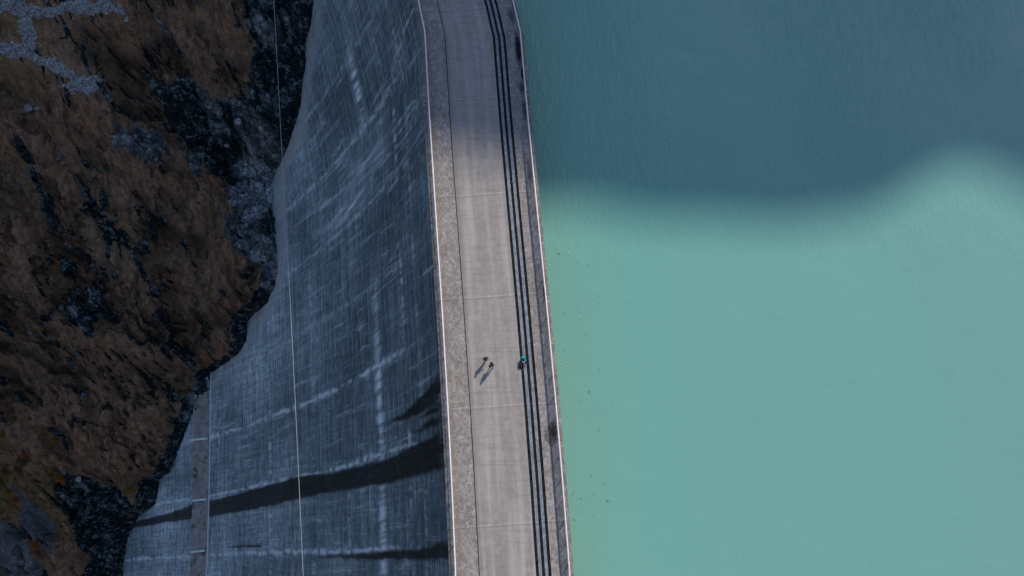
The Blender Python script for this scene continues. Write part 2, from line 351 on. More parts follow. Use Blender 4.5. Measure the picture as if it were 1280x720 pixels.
# downstream face with its stains
fs = np.concatenate([np.arange(-157, -24, 2.), np.arange(-24, 90, .2), np.arange(90, 111, 2.)])
fd = np.concatenate([np.arange(.5, BD, .35), [BD, BD+.1], np.arange(BD+.5, 126, .35)])
SS, DD = np.meshgrid(fs, fd, indexing='ij')
lump = .10*fbm(SS*.08, DD*.10, 3, 3)
FP = facept(SS, DD, lump)
uvF = np.stack([SS, DD], -1)
WET = [[(6.8,1.2),(6.5,11.2),(5.8,22.0),(5.8,35.8),(6.5,52.2),(6.0,66.0),(5.3,82.2),(4.2,91.5),(3.5,108.0),(3.4,116),(2.0,116),(2.0,108.5),(2.2,91.5),(2.2,82.2),(2.5,66.0),(3.0,52.2),(3.0,35.8),(3.0,22.2),(3.0,9.0),(3.2,1.2)],
 [(13.2,1.2),(12.0,5.8),(11.2,9.8),(10.5,15.0),(10.2,20.8),(9.7,14.8),(9.6,9.8),(9.9,4.0),(11.2,1.2)],
 [(10.0,1.0),(9.5,6.0),(9.1,9.8),(8.8,7.0),(8.9,1.0)], [(8.5,1.),(8.4,7.0),(7.9,12.5),(7.6,8.5),(7.6,1.)],
 [(-3.7,1.0),(-4.0,4.8),(-4.8,10.0),(-5.1,22.8),(-5.6,33.5),(-5.9,48.0),(-6.15,33.5),(-6.0,23.0),(-5.9,10.0),(-5.6,1.0)],
 [(-3.4,75),(-3.5,64),(-3.95,64),(-3.8,75)], [(14.6,.6),(14.2,3.5),(13.6,.6)]]
js = SS+.22*fbm(SS*.9, DD*.05, 5, 3)+.25*fbm(SS*.5, DD*.5, 8, 3); jd = DD+.9*fbm(SS*3., DD*.1, 6, 2)
wet = np.zeros(SS.shape)
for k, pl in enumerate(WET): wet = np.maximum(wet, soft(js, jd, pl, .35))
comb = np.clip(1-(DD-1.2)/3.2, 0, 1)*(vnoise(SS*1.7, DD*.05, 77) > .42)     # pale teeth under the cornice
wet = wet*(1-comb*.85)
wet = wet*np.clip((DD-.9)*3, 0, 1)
leach = np.zeros(SS.shape)
for k in range(-3, 8):                                                     # block joints
    s0 = 6.4+11.35*k
    strength = {0:.95, 1:1., 2:.35, 3:.55, 4:.7, -1:.9, -2:.7}.get(k, .4)
    off = .35*fbm(SS*0+k, DD*.05, 40+k, 3)
    w = .17+.28*np.clip(vnoise(SS*0+k*3, DD*.3, 50+k)-.35, 0, 1)
    L = np.clip(1-abs(SS-s0-off-.25*fbm(SS*0, DD*.8, 44+k, 2))/(w*(1.4+1.4*vnoise(SS*0, DD*.6, 46+k))), 0, 1)*np.clip(.5+fbm(SS*.9, DD*1.1, 60+k, 4)*2.2+.3, 0, 1)*strength
    leach = np.maximum(leach, L*np.interp(DD, [0,8,22,90], [.1,.25,.9,.75]))
dband = 22.8+.5*fbm(SS*.12, DD*0, 71, 3)                                  # gallery line weeping white
amt = np.interp(SS, [-25,-8,-5,3,6.5,9,17,19,27,30,33,44,48,56,60,70], [.9,.9,1,.6,.5,1,1,.6,.6,.15,.0,.15,.15,.15,.15,.1])
wob = np.clip((vnoise(SS*3.2+.4*DD, DD*.15, 72)-.34)*4, 0, 1)*(.5+.5*vnoise(SS*.7, DD*.5, 74))*1.3
Lb = np.clip(1.25-abs(DD-dband)/(.75+.9*vnoise(SS*1.4, DD*0, 73)), 0, 1)*(.25+.75*wob)
leach = np.maximum(leach, Lb*amt*.95)
for d0, a, s0, s1 in ((13.5,.35,-20,60), (34,.22,-20,40), (46,.22,-25,60), (9.0,.22,-20,70), (61,.35,-25,30)):
    dd = d0+.6*fbm(SS*.1, DD*0, int(d0*7), 3)
    q = np.clip((vnoise(SS*2.2, DD*.4, int(d0*11))-.42)*3, 0, 1)*np.clip((vnoise(SS*.25, DD*0, int(d0*13))-.3)*2, 0, 1)
    leach = np.maximum(leach, np.clip(1-abs(DD-dd)/.7, 0, 1)*q*a*2.0*(SS > s0)*(SS < s1))
up = np.clip((SS-22)/22, 0, 1)                                           # long slanting runs, upper part
rr = ridged(SS*.55+.3*fbm(SS*.1, DD*.1, 80), DD*.045, 81, 4)
leach = np.maximum(leach, up*np.clip((rr+.35*(vnoise(SS*2.2, DD*1.1, 84)-.5)-.56)*5, 0, 1)*np.clip((vnoise(SS*.16, DD*.08, 83)-.25)*2., 0, 1)*(.15+.45*vnoise(SS*2.5, DD*1.6, 85)))
for s0, d0, sl, a in ((59.5,23.8,5,1.), (55.5,24,3.2,1.), (46,23,2,.6), (42.6,30,1.2,.8)):
    e = np.exp(-((SS-s0)/sl)**2-((DD-d0)/(1.0 if sl > 2 else 6))**2); leach = np.maximum(leach, a*e*np.clip((vnoise(SS*3, DD*.3, 90)-.2)*2, 0, 1))
leach = leach*(1-wet)
# paler smooth rim along the foot of the face
tbd = polydist(FP[...,0], FP[...,1], [tuple(t[:2]) for t in TB], False)
rim = np.clip(1-(tbd-1.5-2.2*vnoise(SS*.2, DD*.2, 91))/1.2, 0, 1)*np.interp(SS, [25,40,60,80], [0,1,1,.6])
berm_mask = (DD >= BD-.01) & (DD <= BD+.11)
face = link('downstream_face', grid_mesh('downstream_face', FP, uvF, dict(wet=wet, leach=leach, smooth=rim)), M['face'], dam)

# berm at the foot of the upper face: mossy walkway slab, cross kerbs and a white pipe
def berm_prof(o, z): return o, z
bs = np.arange(-60, 34, .6)
def bsweep(name, pr, ys_, m, parent):
    pr = np.array(pr+[pr[0]]); Y, K = np.meshgrid(ys_, np.arange(len(pr)), indexing='ij')
    g0 = gq(BD); p = phi(Y); gg = g0+pr[K,0]
    P = np.stack([cen(Y)-5.3-gg*np.cos(p), Y-gg*np.sin(p), -BD+pr[K,1]], -1)
    return link(name, grid_mesh(name, P, np.stack([pr[K,0], Y], -1), smooth=False), m, parent)
mb, nt, b_ = mat('mossy_berm_concrete', .95, .1); n = N(nt); uv = n.uv()
c = n.mix(n.range(n.noise(uv, .8, 6, .7, .6), .36, .62), (.20,.19,.17), (.36,.34,.30))
c = n.mix(n.range(n.noise(n.mp(uv, (1,.6,1), (3,8,0)), .55, 5, .65, .8), .56, .64), c, (.045,.04,.035))
c = n.mix(n.range(n.noise(n.mp(uv, (1,.9,1), (13,8,0)), .4, 3, .6), .66, .70), c, (.09,.035,.025))
n.link(c, b_.inputs['Base Color']); M['berm'] = mb
bsweep('berm_walkway', [(-.2,.25),(2.95,.25),(2.95,-.7),(-.2,-.7)], bs, M['berm'], dam)
for yb in (17.5, 5.7, -4.0, -15, 29):
    bsweep('cross_kerb', [(.15,.55),(2.9,.55),(2.9,.1),(.15,.1)], np.array([yb-.2, yb+.2]), M['pipe'], dam)
pp = [facept(np.array(float(y)), BD-.05, -.45)+np.array([0,0,.6]) for y in np.arange(-60, 33, 3.)]
cu = bpy.data.curves.new('c', 'CURVE'); cu.dimensions = '3D'; cu.bevel_depth = .13; cu.bevel_resolution = 2; cu.use_fill_caps = True
sp = cu.splines.new('POLY'); sp.points.add(len(pp)-1)
for q, P_ in zip(sp.points, pp): q.co = (*P_, 1)
tmp = bpy.data.objects.new('t', cu); me = bpy.data.meshes.new_from_object(tmp); bpy.data.objects.remove(tmp)
tag(link('pipe', me, M['pipe']), 'long white pipe running along the narrow berm low on the dam face', 'pipe')

# ------------------------------------------------------------------ railings
def railing(off, label, mesh_on):
    root = empty('railing', (float(cen(0))+off, 0, .05)); tag(root, label, 'railing')
    z0 = .15 if off < 0 else .02; top = 1.22; L = root.location
    ry = np.unique(np.concatenate([np.arange(-96, 100, 2.), [50.5, 54.6]]))
    pr = np.array([(-.07,top),(-.04,top+.06),(.04,top+.06),(.07,top),(.05,top-.10),(-.05,top-.10),(-.07,top)])
    Y, K = np.meshgrid(ry, np.arange(len(pr)), indexing='ij')
    P = np.stack([cen(Y)+off+pr[K,0]-L.x, Y, pr[K,1]-L.z], -1)
    link('top_rail', grid_mesh('top_rail', P, np.stack([pr[K,0], Y], -1)), M['white'], root)
    bm = bmesh.new(); tube(bm, (0,0,z0), (0,0,top-.05), .045, 6); box(bm, (0,0,z0+.01), (.16,.16,.02))
    pm = bpy.data.meshes.new('post'); bm.to_mesh(pm); bm.free(); pm.materials.append(M['galv'])
    bm = bmesh.new()
    for zz in (z0+.1, top-.16): tube(bm, (0,.04,zz), (0,1.96,zz), .016, 5)
    for k in range(1, 25): tube(bm, (0,k*.08,z0+.1), (0,k*.08,top-.16), .0185, 4)
    im = bpy.data.meshes.new('infill_panel'); bm.to_mesh(im); bm.free(); im.materials.append(M['galv'])
    for y in np.arange(-72, 90, 2.):
        o = bpy.data.objects.new('post', pm); COL.objects.link(o); o.parent = root; o.location = (float(cen(y))+off-L.x, y, -L.z)
        q = bpy.data.objects.new('infill_panel', im); COL.objects.link(q); q.parent = root; q.location = (float(cen(y))+off-L.x, y, -L.z)
        q.rotation_euler.z = -math.atan2(float(cen(y+2)-cen(y)), 2)
railing(-5.33, 'white topped metal railing along the valley edge of the dam crest', True)
railing(5.33, 'white topped metal railing along the lake edge of the dam crest casting a barred shadow', True)

# ------------------------------------------------------------------ terrain
def axis(lo, a, b, hi, st, gr=1.13):
    mid = list(np.arange(a, b+st, st)); l = []; x = a; d = st
    while x > lo: d = min(d*gr, 60); x -= d; l.append(x)
    r = []; x = mid[-1]; d = st
    while x < hi: d = min(d*gr, 60); x += d; r.append(x)
    return np.array(l[::-1]+mid+r)
tx = axis(-1500, -128, -27, 1500, .2); ty = axis(-1500, -26, 96, 1500, .2)
X, Y = np.meshgrid(tx, ty, indexing='ij')
U = np.interp(Y, zY, zX)-X; kk = np.exp(-np.linspace(-2.2, 2.2, 121)**2); kk /= kk.sum(); yy = np.arange(-1000, 1000, .25)
zs = np.convolve(np.pad(np.interp(yy, zY, zZ), 60, 'edge'), kk, 'valid')
fu = np.clip((U-1)/14, 0, 1)
Z = np.interp(Y, zY, zZ)*(1-fu)+np.interp(Y+1.5*fbm(X*.05, Y*.05, 99, 3)*fu, yy, zs)*fu+np.where(U > 0, .06*np.minimum(U, 300), 0)
nearf = np.clip((U+1)/7, 0, 1)
ca, sa = math.cos(R(62)), math.sin(R(62)); A = X*ca-Y*sa; Bq = X*sa+Y*ca
wx = X+3.2*fbm(X*.22, Y*.22, 101, 5, .62); wy = Y+3.2*fbm(X*.22, Y*.22, 102, 5, .62)
T = dict(gorge=[(-42.9,76.2),(-31.0,78.4),(-20,84),(-20,60),(-36.0,63.6),(-40.0,58.4),(-40.4,50.7),(-39.3,42.5),(-44.1,41.1),(-49.7,47.2),(-52.6,55.7),(-58.4,59.7),(-60.8,62.6),(-58.9,67.1),(-53.3,66.2),(-45.8,64.4),(-41.3,67.5),(-42.6,72.9)],
 r1=[(-67.8,61.8),(-62.4,61.5),(-61.4,58.6),(-63.8,57.4),(-69.3,58.5),(-68.2,60.4)], r2=[(-60.0,60.3),(-56.4,58.7),(-55.1,56.3),(-58.2,56.9)],
 slab=[(-54.5,51.6),(-47.2,49.8),(-42.7,41.8),(-43.7,38.4),(-48.3,41.7)],
 r3=[(-93.9,5.7),(-80,-1.),(-84,-26),(-96.3,-26),(-96.5,-6.2),(-97.6,0.7)])
PALE = [[(-49.9,59.9),(-44.5,59.6),(-43.1,57.8),(-45.1,50.7),(-47.3,48.2),(-50.0,53.2),(-52.7,55.1)], [(-46.6,62.8),(-41.1,62.9),(-41.2,60.4),(-46.8,60.3)], T['slab'], T['r1'], T['r2']]
rock = np.zeros(X.shape)
for p in T.values(): rock = np.maximum(rock, soft(wx, wy, p, 3.))
rock = np.maximum(rock, np.clip(1.15-(U-.6-1.6*vnoise(X*.15, Y*.15, 110))/2.4, 0, 1))
rock = np.maximum(rock, np.clip((fbm(Bq*.16, A*.09, 112, 5, .6)-.37)*9, 0, .97)*(X < -40))
rock = np.maximum(rock, np.clip((fbm(Bq*.6, A*.22, 114, 4, .6)-.42)*9, 0, .9)*(X < -40))
pale0 = np.clip((fbm(X*.35, Y*.35, 115, 4, .6)-.30)*4, 0, .4)
pale = pale0*.8
for i, p in enumerate(PALE): pale = np.maximum(pale, soft(wx, wy, p, 2.)*(.85 if i < 1 else .45 if i < 2 else .4))
grav = np.zeros(X.shape)
for line, w in (([(-88,71.3),(-83.4,70.9),(-78.8,70.2),(-75.4,69.1),(-72.8,67.7),(-71.2,66.8)], .72), ([(-84,75.2),(-78.9,75.0),(-73.0,74.5),(-67.8,75.2),(-61.9,74.7)], .62), ([(-77.4,76.4),(-77.3,73.8),(-78.3,71.2)], .95)):
    grav = np.maximum(grav, np.clip(1.5-(polydist(wx*.15+X*.85, wy*.15+Y*.85, line, False)+.7*fbm(X*.9, Y*.9, 141, 4))/w, 0, 1))
for p in ([(-74.7,66.9),(-70.9,67.6),(-67.8,68.4),(-68.7,65.7),(-72.9,65.6)], [(-120,-1.0),(-112.0,-4.5),(-107.3,-11.5),(-104.8,-24),(-122,-24)], [(-106.2,2.4),(-103.4,-2.7),(-103.0,-11.5),(-106.5,-11.5),(-109.4,-4.5)]):
    grav = np.maximum(grav, soft(wx*.5+X*.5, wy*.5+Y*.5, p, 1.))
brush = np.clip((10-Y)/10, 0, 1)*np.clip((-88-X)/8, 0, 1)*(Y > -8)+0
# relief
#                       # A runs down the slope, Bq across it
big = 3.6*fbm(X*.045, Y*.045, 120, 4)
def terrace(v, st):
    q = v/st; k = np.floor(q); f = q-k
    return (k+np.clip((f-.62)/.22, 0, 1)**1.0*.8+f*.2)*st
n1 = 9*fbm(Bq*.055+.5*fbm(X*.06, Y*.06, 118, 3), A*.028, 119, 5, .55)
n2 = 3.2*fbm(Bq*.20+.6*fbm(X*.15, Y*.15, 116, 3), A*.085, 117, 5, .6)
terr = 1.5*terrace(n1, 3.0)+1.2*terrace(n2, 1.3)
gul = 1.6*ridged(Bq*.12+.6*fbm(X*.1, Y*.1, 121, 3), A*.045, 122, 5)+terr*.75
tus = .55*ridged(Bq*.45+.5*fbm(X*.3, Y*.3, 123, 3), A*.16, 124, 5)+.40*ridged(X*.9+.4*fbm(X*.6, Y*.6, 126, 3), Y*.9, 127, 4)+.25*fbm(X*1.6, Y*1.6, 125, 3)
ledge = np.clip((fbm(Bq*.2, A*.3, 129, 4)-.1)*12, 0, 1)*.6
gx = np.gradient(terr, axis=0)/.2; gy = np.gradient(terr, axis=1)/.2
stp = np.clip((np.hypot(gx, gy)-2.0)/1.2, 0, 1)*(X < -38)*(X > -135)*(Y > -32)*(Y < 102)
brk = np.clip((fbm(X*.07, Y*.07, 113, 4)+.12)*5, 0, 1)
rock = np.maximum(rock, stp*brk*.72)
f1, f2, ci = worley(wx*.34+.3*A*.1, wy*.34, 130); g1, g2, cj = worley(wx*.9, wy*.9, 131); h1, h2, ck = worley(wx*1.9, wy*1.9, 133)
tilt = (ci-.5)*1.2*(f1)*2+((cj-.5)*g1)*1.2
rockz = 3.0*ci+1.3*(f2-f1)+tilt+1.1*cj+.5*(g2-g1)+.45*ck+1.3*ridged(Bq*.28, A*.12, 132, 5)-2.4
mid = rock*rockz+(1-rock)*(gul-1.2+tus+ledge)
near_reg = (X > -135) & (X < -22) & (Y > -32) & (Y < 102)
amp = np.where(near_reg, 1, 1.)
trk = np.full(X.shape, 1e9)
for line in ([(-88,71.3),(-83.4,70.9),(-78.8,70.2),(-75.4,69.1),(-72.8,67.7),(-70.2,66.8)], [(-84,75.2),(-78.9,75.0),(-73.0,74.5),(-67.8,75.2),(-61.9,74.7)], [(-77.4,76.4),(-77.3,73.8),(-78.3,71.2)]):
    trk = np.minimum(trk, polydist(X, Y, line, False))
calm = np.clip((trk-1.6)/3.0, 0, 1)
mid = mid*calm; big = big*(.45+.55*calm)
Z = Z+(big+mid)*np.clip(nearf, .22, 1)*(U > -3)+grav*(.5*vnoise(X*1.8, Y*1.8, 140)-.1)

for poly, dz in (([(-61.5,62.5),(-53,65),(-47,62),(-46.5,56.5),(-52.5,56.5),(-58,59.7)], -5.), ([(-40.5,60),(-38.5,54),(-41.5,47),(-44,47),(-45.5,54)], -3.5), ([(-66,50),(-62.5,41),(-64.2,40),(-68.4,48.5)], -1.8)):
    Z += dz*soft(wx, wy, poly, 4.)*(U > .6)
far = np.clip((np.hypot(X+70, Y-30)-150)/400, 0, 1); Z += far*60*fbm(X*.004, Y*.004, 150, 5)
lakeside = X > cen(Y)+2                              # flooded valley behind the dam
Z = np.where(lakeside, np.interp(Y, zY, zZ)+np.clip((X-400)/800, 0, 1)*300+6*fbm(X*.02, Y*.02, 160, 4), Z)
ter = link('mountainside', grid_mesh('mountainside', np.stack([X, Y, Z], -1), None, dict(rock=rock, pale=pale, gravel=grav, brush=brush)), M['terrain'])
tag(ter, 'steep brown autumn mountainside with dark rock', kind='structure')
def zat(x, y):
    i = int(np.clip(np.searchsorted(tx, x), 1, len(tx)-1)); j = int(np.clip(np.searchsorted(ty, y), 1, len(ty)-1)); return float(Z[i, j])

# ------------------------------------------------------------------ lake
lx = np.linspace(0, 1, 60)
LY = np.arange(-700, 701, 10.)
A_, Lk = np.meshgrid(np.concatenate([[0, 8], np.linspace(16, 900, 40)]), LY, indexing='ij')
P = np.stack([np.interp(Lk, cY, cX)+4.9+A_, Lk, np.full(Lk.shape, WATER)], -1)
lake = link('lake_water', grid_mesh('lake_water', P), M['water']); tag(lake, 'milky turquoise glacial lake water', kind='structure')

# ------------------------------------------------------------------ gravel and rocks
def stone_template(k, sub=1):
    bm = bmesh.new(); bmesh.ops.create_icosphere(bm, subdivisions=sub, radius=.5)
    r = random.Random(k); ax = [Vector((r.uniform(-1,1), r.uniform(-1,1), r.uniform(-1,1))).normalized() for _ in range(9)]; dd = [r.uniform(.28,.46) for _ in ax]
    for v in bm.verts:
        for a, d in zip(ax, dd):                      # plane cuts give flat faces
            e = v.co.dot(a)-d
            if e > 0: v.co -= a*e
        v.co += Vector((r.uniform(-1,1), r.uniform(-1,1), r.uniform(-1,1)))*.012
    return bm
def rock_mat(name, a, b2):
    m, nt, b = mat(name, .9, .2); n = N(nt); p = n.pos()
    at = n.new('ShaderNodeObjectInfo').outputs['Random']
    c = n.mix(n.range(n.noise(p, 2.2, 6, .75, .4), .32, .68), a, b2); n.link(c, b.inputs['Base Color'])
    n.link(n.bump(n.noise(p, 6, 5, .7), .6, .1), b.inputs['Normal']); return m
M['stone'] = rock_mat('pale_stone', (.06,.075,.08), (.50,.52,.51)); M['dstone'] = rock_mat('blue_grey_rock', (.02,.027,.032), (.15,.175,.19))
tv = []; tf = []
for k in range(6):
    bm = stone_template(k); bm.verts.ensure_lookup_table(); tv.append(np.array([v.co[:] for v in bm.verts])); tf.append(np.array([[v.index for v in f.verts] for f in bm.faces])); bm.free()
V = []; Fc = []; nv = 0
sel = np.argwhere((grav > .5) & (X > -126) & (X < -60) & (Y > -26) & (Y < 80))
pick = sel[rng.choice(len(sel), 9000)]
for i, j in pick:
    low = Y[i, j] < 20
    if low and rng.random() < .9: continue
    k = int(rng.integers(6)); s = (.10+.5*rng.random()**3)*(.7 if low else 1.35)
    q = tv[k]*s*np.array([1, rng.uniform(.6, 1), .6]); a = rng.uniform(0, 6.28)
    q = np.stack([q[:,0]*math.cos(a)-q[:,1]*math.sin(a), q[:,0]*math.sin(a)+q[:,1]*math.cos(a), q[:,2]], -1)
    V.append(q+[X[i,j]+rng.uniform(-.1,.1), Y[i,j]+rng.uniform(-.1,.1), Z[i,j]+s*.12]); Fc.append(tf[k]+nv); nv += len(q)
me = bpy.data.meshes.new('gravel'); me.from_pydata(np.concatenate(V).tolist(), [], np.concatenate(Fc).tolist())
tag(link('gravel', me, M['stone']), 'loose pale gravel and scree on the slope', 'gravel', kind='stuff')
# scattered broken rock in the gorge, past counting
V = []; Fc = []; nv = 0
sel = np.argwhere((rock > .6) & (grav < .3) & (U > .8) & (X > -100) & (X < -30) & (Y > -24) & (Y < 90))
pick = sel[rng.choice(len(sel), 1300)]
for i, j in pick:
    k = int(rng.integers(6)); s = .25+1.1*rng.random()**4
    q = tv[k]*s*np.array([1, rng.uniform(.5, 1), .7]); a = rng.uniform(0, 6.28)
    q = np.stack([q[:,0]*math.cos(a)-q[:,1]*math.sin(a), q[:,0]*math.sin(a)+q[:,1]*math.cos(a), q[:,2]], -1)
    V.append(q+[X[i,j], Y[i,j], Z[i,j]+s*.1]); Fc.append(tf[k]+nv); nv += len(q)
me = bpy.data.meshes.new('rubble'); me.from_pydata(np.concatenate(V).tolist(), [], np.concatenate(Fc).tolist())
tag(link('rubble', me, M['dstone']), 'dark broken rock rubble lying in the gorge beside the dam', 'rubble', kind='stuff')
BO = [(-61.1,73.6,1.5,.8,'pale grey boulder alone on brown grass just below the end of the upper gravel track',1),
 (-76.4,71.0,.8,.8,'small white boulder on the upper edge of the lower gravel track',1), (-83.8,65.6,2.3,1.5,'biggest grey slab in the grass below the lower gravel track',1),
 (-81.9,65.3,1.5,1.1,'smaller grey boulder right of the biggest slab below the gravel track',1), (-67.4,64.9,1.4,1.1,'grey boulder just right of the gravel patch where the track ends',0),
 (-79.8,58.3,2.2,.9,'long dark blue rock slab lying in brown grass down from the gravel patch',0), (-87.3,41.1,1.6,1.1,'dark rock at the far left of the brown slope',0),
 (-81.3,37.8,1.6,1.6,'grey and dark rock jutting from the grass near the middle of the brown slope',0), (-86.9,33.8,1.3,1.3,'low dark rock in the grass at mid left of the slope',0),
 (-46.8,62.4,1.8,1.2,'pale broken boulder high in the dark gorge beside the dam',1), (-51.8,63.3,.8,.5,'small pale stone in the black shade of the gorge',1),
 (-50.5,60.5,1.4,.9,'pale flat stone at the top of the light scree in the gorge',1), (-75.8,52.7,1.4,1.,'dark blue rock beside a hollow in the upper brown slope',0),
 (-46.2,49.6,.9,.6,'white stone at the foot of the light scree beside the dam face',1), (-66.9,32.9,1.2,.9,'teal grey rock in the lower middle of the brown slope',0),
 (-91.2,4.1,1.8,1.3,'pale blue rock on the dark outcrop low on the slope',1), (-44.3,65.4,1.5,1.,'grey rock under the cable near the head of the gorge',0)]
for i, (x, y, s, w, lab, pl) in enumerate(BO):
    s *= .72
    bm = stone_template(100+i, 3); bmesh.ops.scale(bm, vec=(s, s*w*.75, s*.6), verts=bm.verts); bmesh.ops.rotate(bm, matrix=Matrix.Rotation(random.uniform(0, 3), 3, 'Z'), verts=bm.verts)
    o = done('boulder', bm, M['stone'] if pl else M['dstone'], None, (x, y, zat(x, y)+s*.14)); tag(o, lab, 'boulder', 'boulders on the mountainside')

# ------------------------------------------------------------------ shrubs
def leaf_mat(name, a, b2):
    m, nt, b = mat(name, .8, .2); n = N(nt); p = n.pos()
    n.link(n.mix(n.range(n.noise(p, 3., 4, .8), .35, .65), a, b2), b.inputs['Base Color']); return m
LM = dict(orange=leaf_mat('orange_leaves', (.20,.06,.012), (.42,.16,.02)), yellow=leaf_mat('yellow_leaves', (.13,.10,.012), (.34,.25,.03)), green=leaf_mat('olive_leaves', (.045,.055,.014), (.15,.135,.03)))
M['bark'] = plain('bark', (.06,.045,.035), .9)
SH = [(-105.5,-10.4,1.5,'orange','round bright orange shrub alone on the grey scree'), (-102.8,-14.0,1.4,'orange','orange shrub at the lower right edge of the grey scree'),
 (-94.1,11.7,1.3,'orange','rusty orange shrub highest up beside a brown ridge'), (-108.2,7.6,1.2,'yellow','bright yellow shrub at the far left edge of the slope'),
 (-106.5,5.4,1.5,'green','olive shrub just below the bright yellow one'), (-103.7,6.0,1.7,'green','wide olive green shrub in the middle of the shrub cluster'),
 (-108.8,3.4,1.3,'green','dull green shrub at the left edge above the scree'), (-108.0,1.6,1.2,'yellow','yellowish shrub left of the orange ones above the scree'),
 (-108.3,-.1,1.1,'orange','small orange shrub at the very top of the grey scree'), (-101.3,7.3,1.2,'green','olive shrub right of the widest green shrub'),
 (-96.2,5.7,1.1,'yellow','yellow green shrub beside the dark outcrop'), (-94.2,4.1,1.5,'orange','orange brown shrub on top of the dark outcrop'),
 (-100.9,8.9,1.0,'orange','small orange shrub above the olive ones'), (-105.4,12.7,1.3,'yellow','yellow olive shrub at the upper end of the shrub cluster'),
 (-81.2,2.1,1.2,'yellow','dark yellow shrub on the rock ledge close to the dam face'), (-113.7,-16.4,1.0,'orange','orange shrub in the lower left corner of the scree')]
for i, (x, y, s, kd, lab) in enumerate(SH):
    root = empty('shrub', (x, y, zat(x, y)-.05)); tag(root, lab, 'shrub', 'autumn shrubs at the foot of the slope')
    r = random.Random(i*3+1); bm = bmesh.new()
    cl = [(Vector((r.gauss(0,.42)*s, r.gauss(0,.36)*s, (.35+.45*r.random())*s)), r.uniform(.28,.5)*s) for _ in range(9)]
    for c_, cr in cl:
        for _ in range(110):
            d = Vector((r.gauss(0,1), r.gauss(0,1), r.gauss(0,1))).normalized()*cr*r.random()**.4
            p = c_+Vector((d.x, d.y, d.z*.7)); 
            if p.z < .05: continue
            a = Vector((r.gauss(0,1), r.gauss(0,1), r.gauss(0,1))).normalized(); bb = a.orthogonal().normalized(); l = r.uniform(.07,.15)
            vs = [bm.verts.new(p+a*l), bm.verts.new(p+bb*l*.5), bm.verts.new(p-a*l), bm.verts.new(p-bb*l*.5)]; bm.faces.new(vs)
    done('foliage', bm, LM[kd], root)
    bm = bmesh.new()
    for c_, cr in cl: tube(bm, (0,0,-.2), c_, .035*s, 5, .012*s)
    done('branches', bm, M['bark'], root)

# ------------------------------------------------------------------ cable across the valley
cab = []
for y in np.arange(-160, 126, 5.): cab.append((float(np.interp(y, [-160,-8.24,13.17,27.95,42.85,65,126], [-5.4,-23.14,-25.7,-27.51,-29.39,-31.99,-39.3])), float(y), -14-1.2*math.cos((y-30)/95)+1.1+((y-30)/100)**2*2.5))
cu = bpy.data.curves.new('c', 'CURVE'); cu.dimensions = '3D'; cu.bevel_depth = .026; cu.bevel_resolution = 1; sp = cu.splines.new('POLY'); sp.points.add(len(cab)-1)
for q, P_ in zip(sp.points, cab): q.co = (*P_, 1)
tmp = bpy.data.objects.new('t', cu); me = bpy.data.meshes.new_from_object(tmp); bpy.data.objects.remove(tmp)
tag(link('cable', me, M['cable']), 'thin pale steel cable strung across the valley in front of the dam face', 'cable')

# ------------------------------------------------------------------ debris by the dam
bm = bmesh.new()
for _ in range(110):
    y = random.uniform(-2, 27) if random.random() < .8 else random.uniform(-8, 32); x = float(cen(y))+5.9+abs(random.gauss(0, 2.4))
    s = random.uniform(.03, .11)
    if random.random() < .12: s *= 1.7
    box(bm, (x, y, WATER+.01), (s*random.uniform(1, 2.2), s, .05), Matrix.Rotation(random.uniform(0, 3), 4, 'Z'))
dm, nt, b_ = mat('driftwood_bits', .8); n = N(nt)
n.link(n.mix(n.range(n.noise(n.pos(), .9, 2), .47, .53), (.13,.22,.18), (.30,.44,.38)), b_.inputs['Base Color'])
tag(done('floating_debris', bm, dm), 'small bits of driftwood floating on the water close to the dam', 'debris', kind='stuff')

# ------------------------------------------------------------------ people
def skin_body(name, joints, edges, root_i, levels=2):
    me = bpy.data.meshes.new(name); me.from_pydata([j[0] for j in joints], edges, [])
    o = bpy.data.objects.new(name, me); COL.objects.link(o)
    o.modifiers.new('s', 'SKIN'); sk = me.skin_vertices[0].data
    for i, j in enumerate(joints):
        sk[i].radius = (j[1], j[1] if len(j) < 3 else j[2]); sk[i].use_root = (i == root_i)
    m = o.modifiers.new('u', 'SUBSURF'); m.levels = levels; m.render_levels = levels
    dg = bpy.context.evaluated_depsgraph_get(); out = bpy.data.meshes.new_from_object(o.evaluated_get(dg))
    bpy.data.objects.remove(o)
    for p in out.polygons: p.use_smooth = True
    return out
def hand(J, E, wrist, dirv, side, upv):
    """five unequal, slightly curled fingers rooted in a palm"""
    d = Vector(dirv).normalized(); s = Vector(side).normalized(); u = Vector(upv).normalized(); W = Vector(J[wrist][0])
    J.append((tuple(W+d*.05), .034, .018)); palm = len(J)-1; E.append((wrist, palm))
    for k, (o, L) in enumerate(((-.030,.062), (-.010,.078), (.011,.072), (.031,.055))):
        base = W+d*.085+s*o; J.append((tuple(base), .010)); a = len(J)-1; E.append((palm, a))
        J.append((tuple(base+d*L*.55+u*.008), .009)); b = len(J)-1; E.append((a, b))
        J.append((tuple(base+d*L*.9+u*.03), .007)); E.append((b, len(J)-1))
    t = W+d*.035-s*.04; J.append((tuple(t), .011)); a = len(J)-1; E.append((palm, a)); J.append((tuple(t+d*.045-s*.012+u*.012), .009)); E.append((a, len(J)-1))
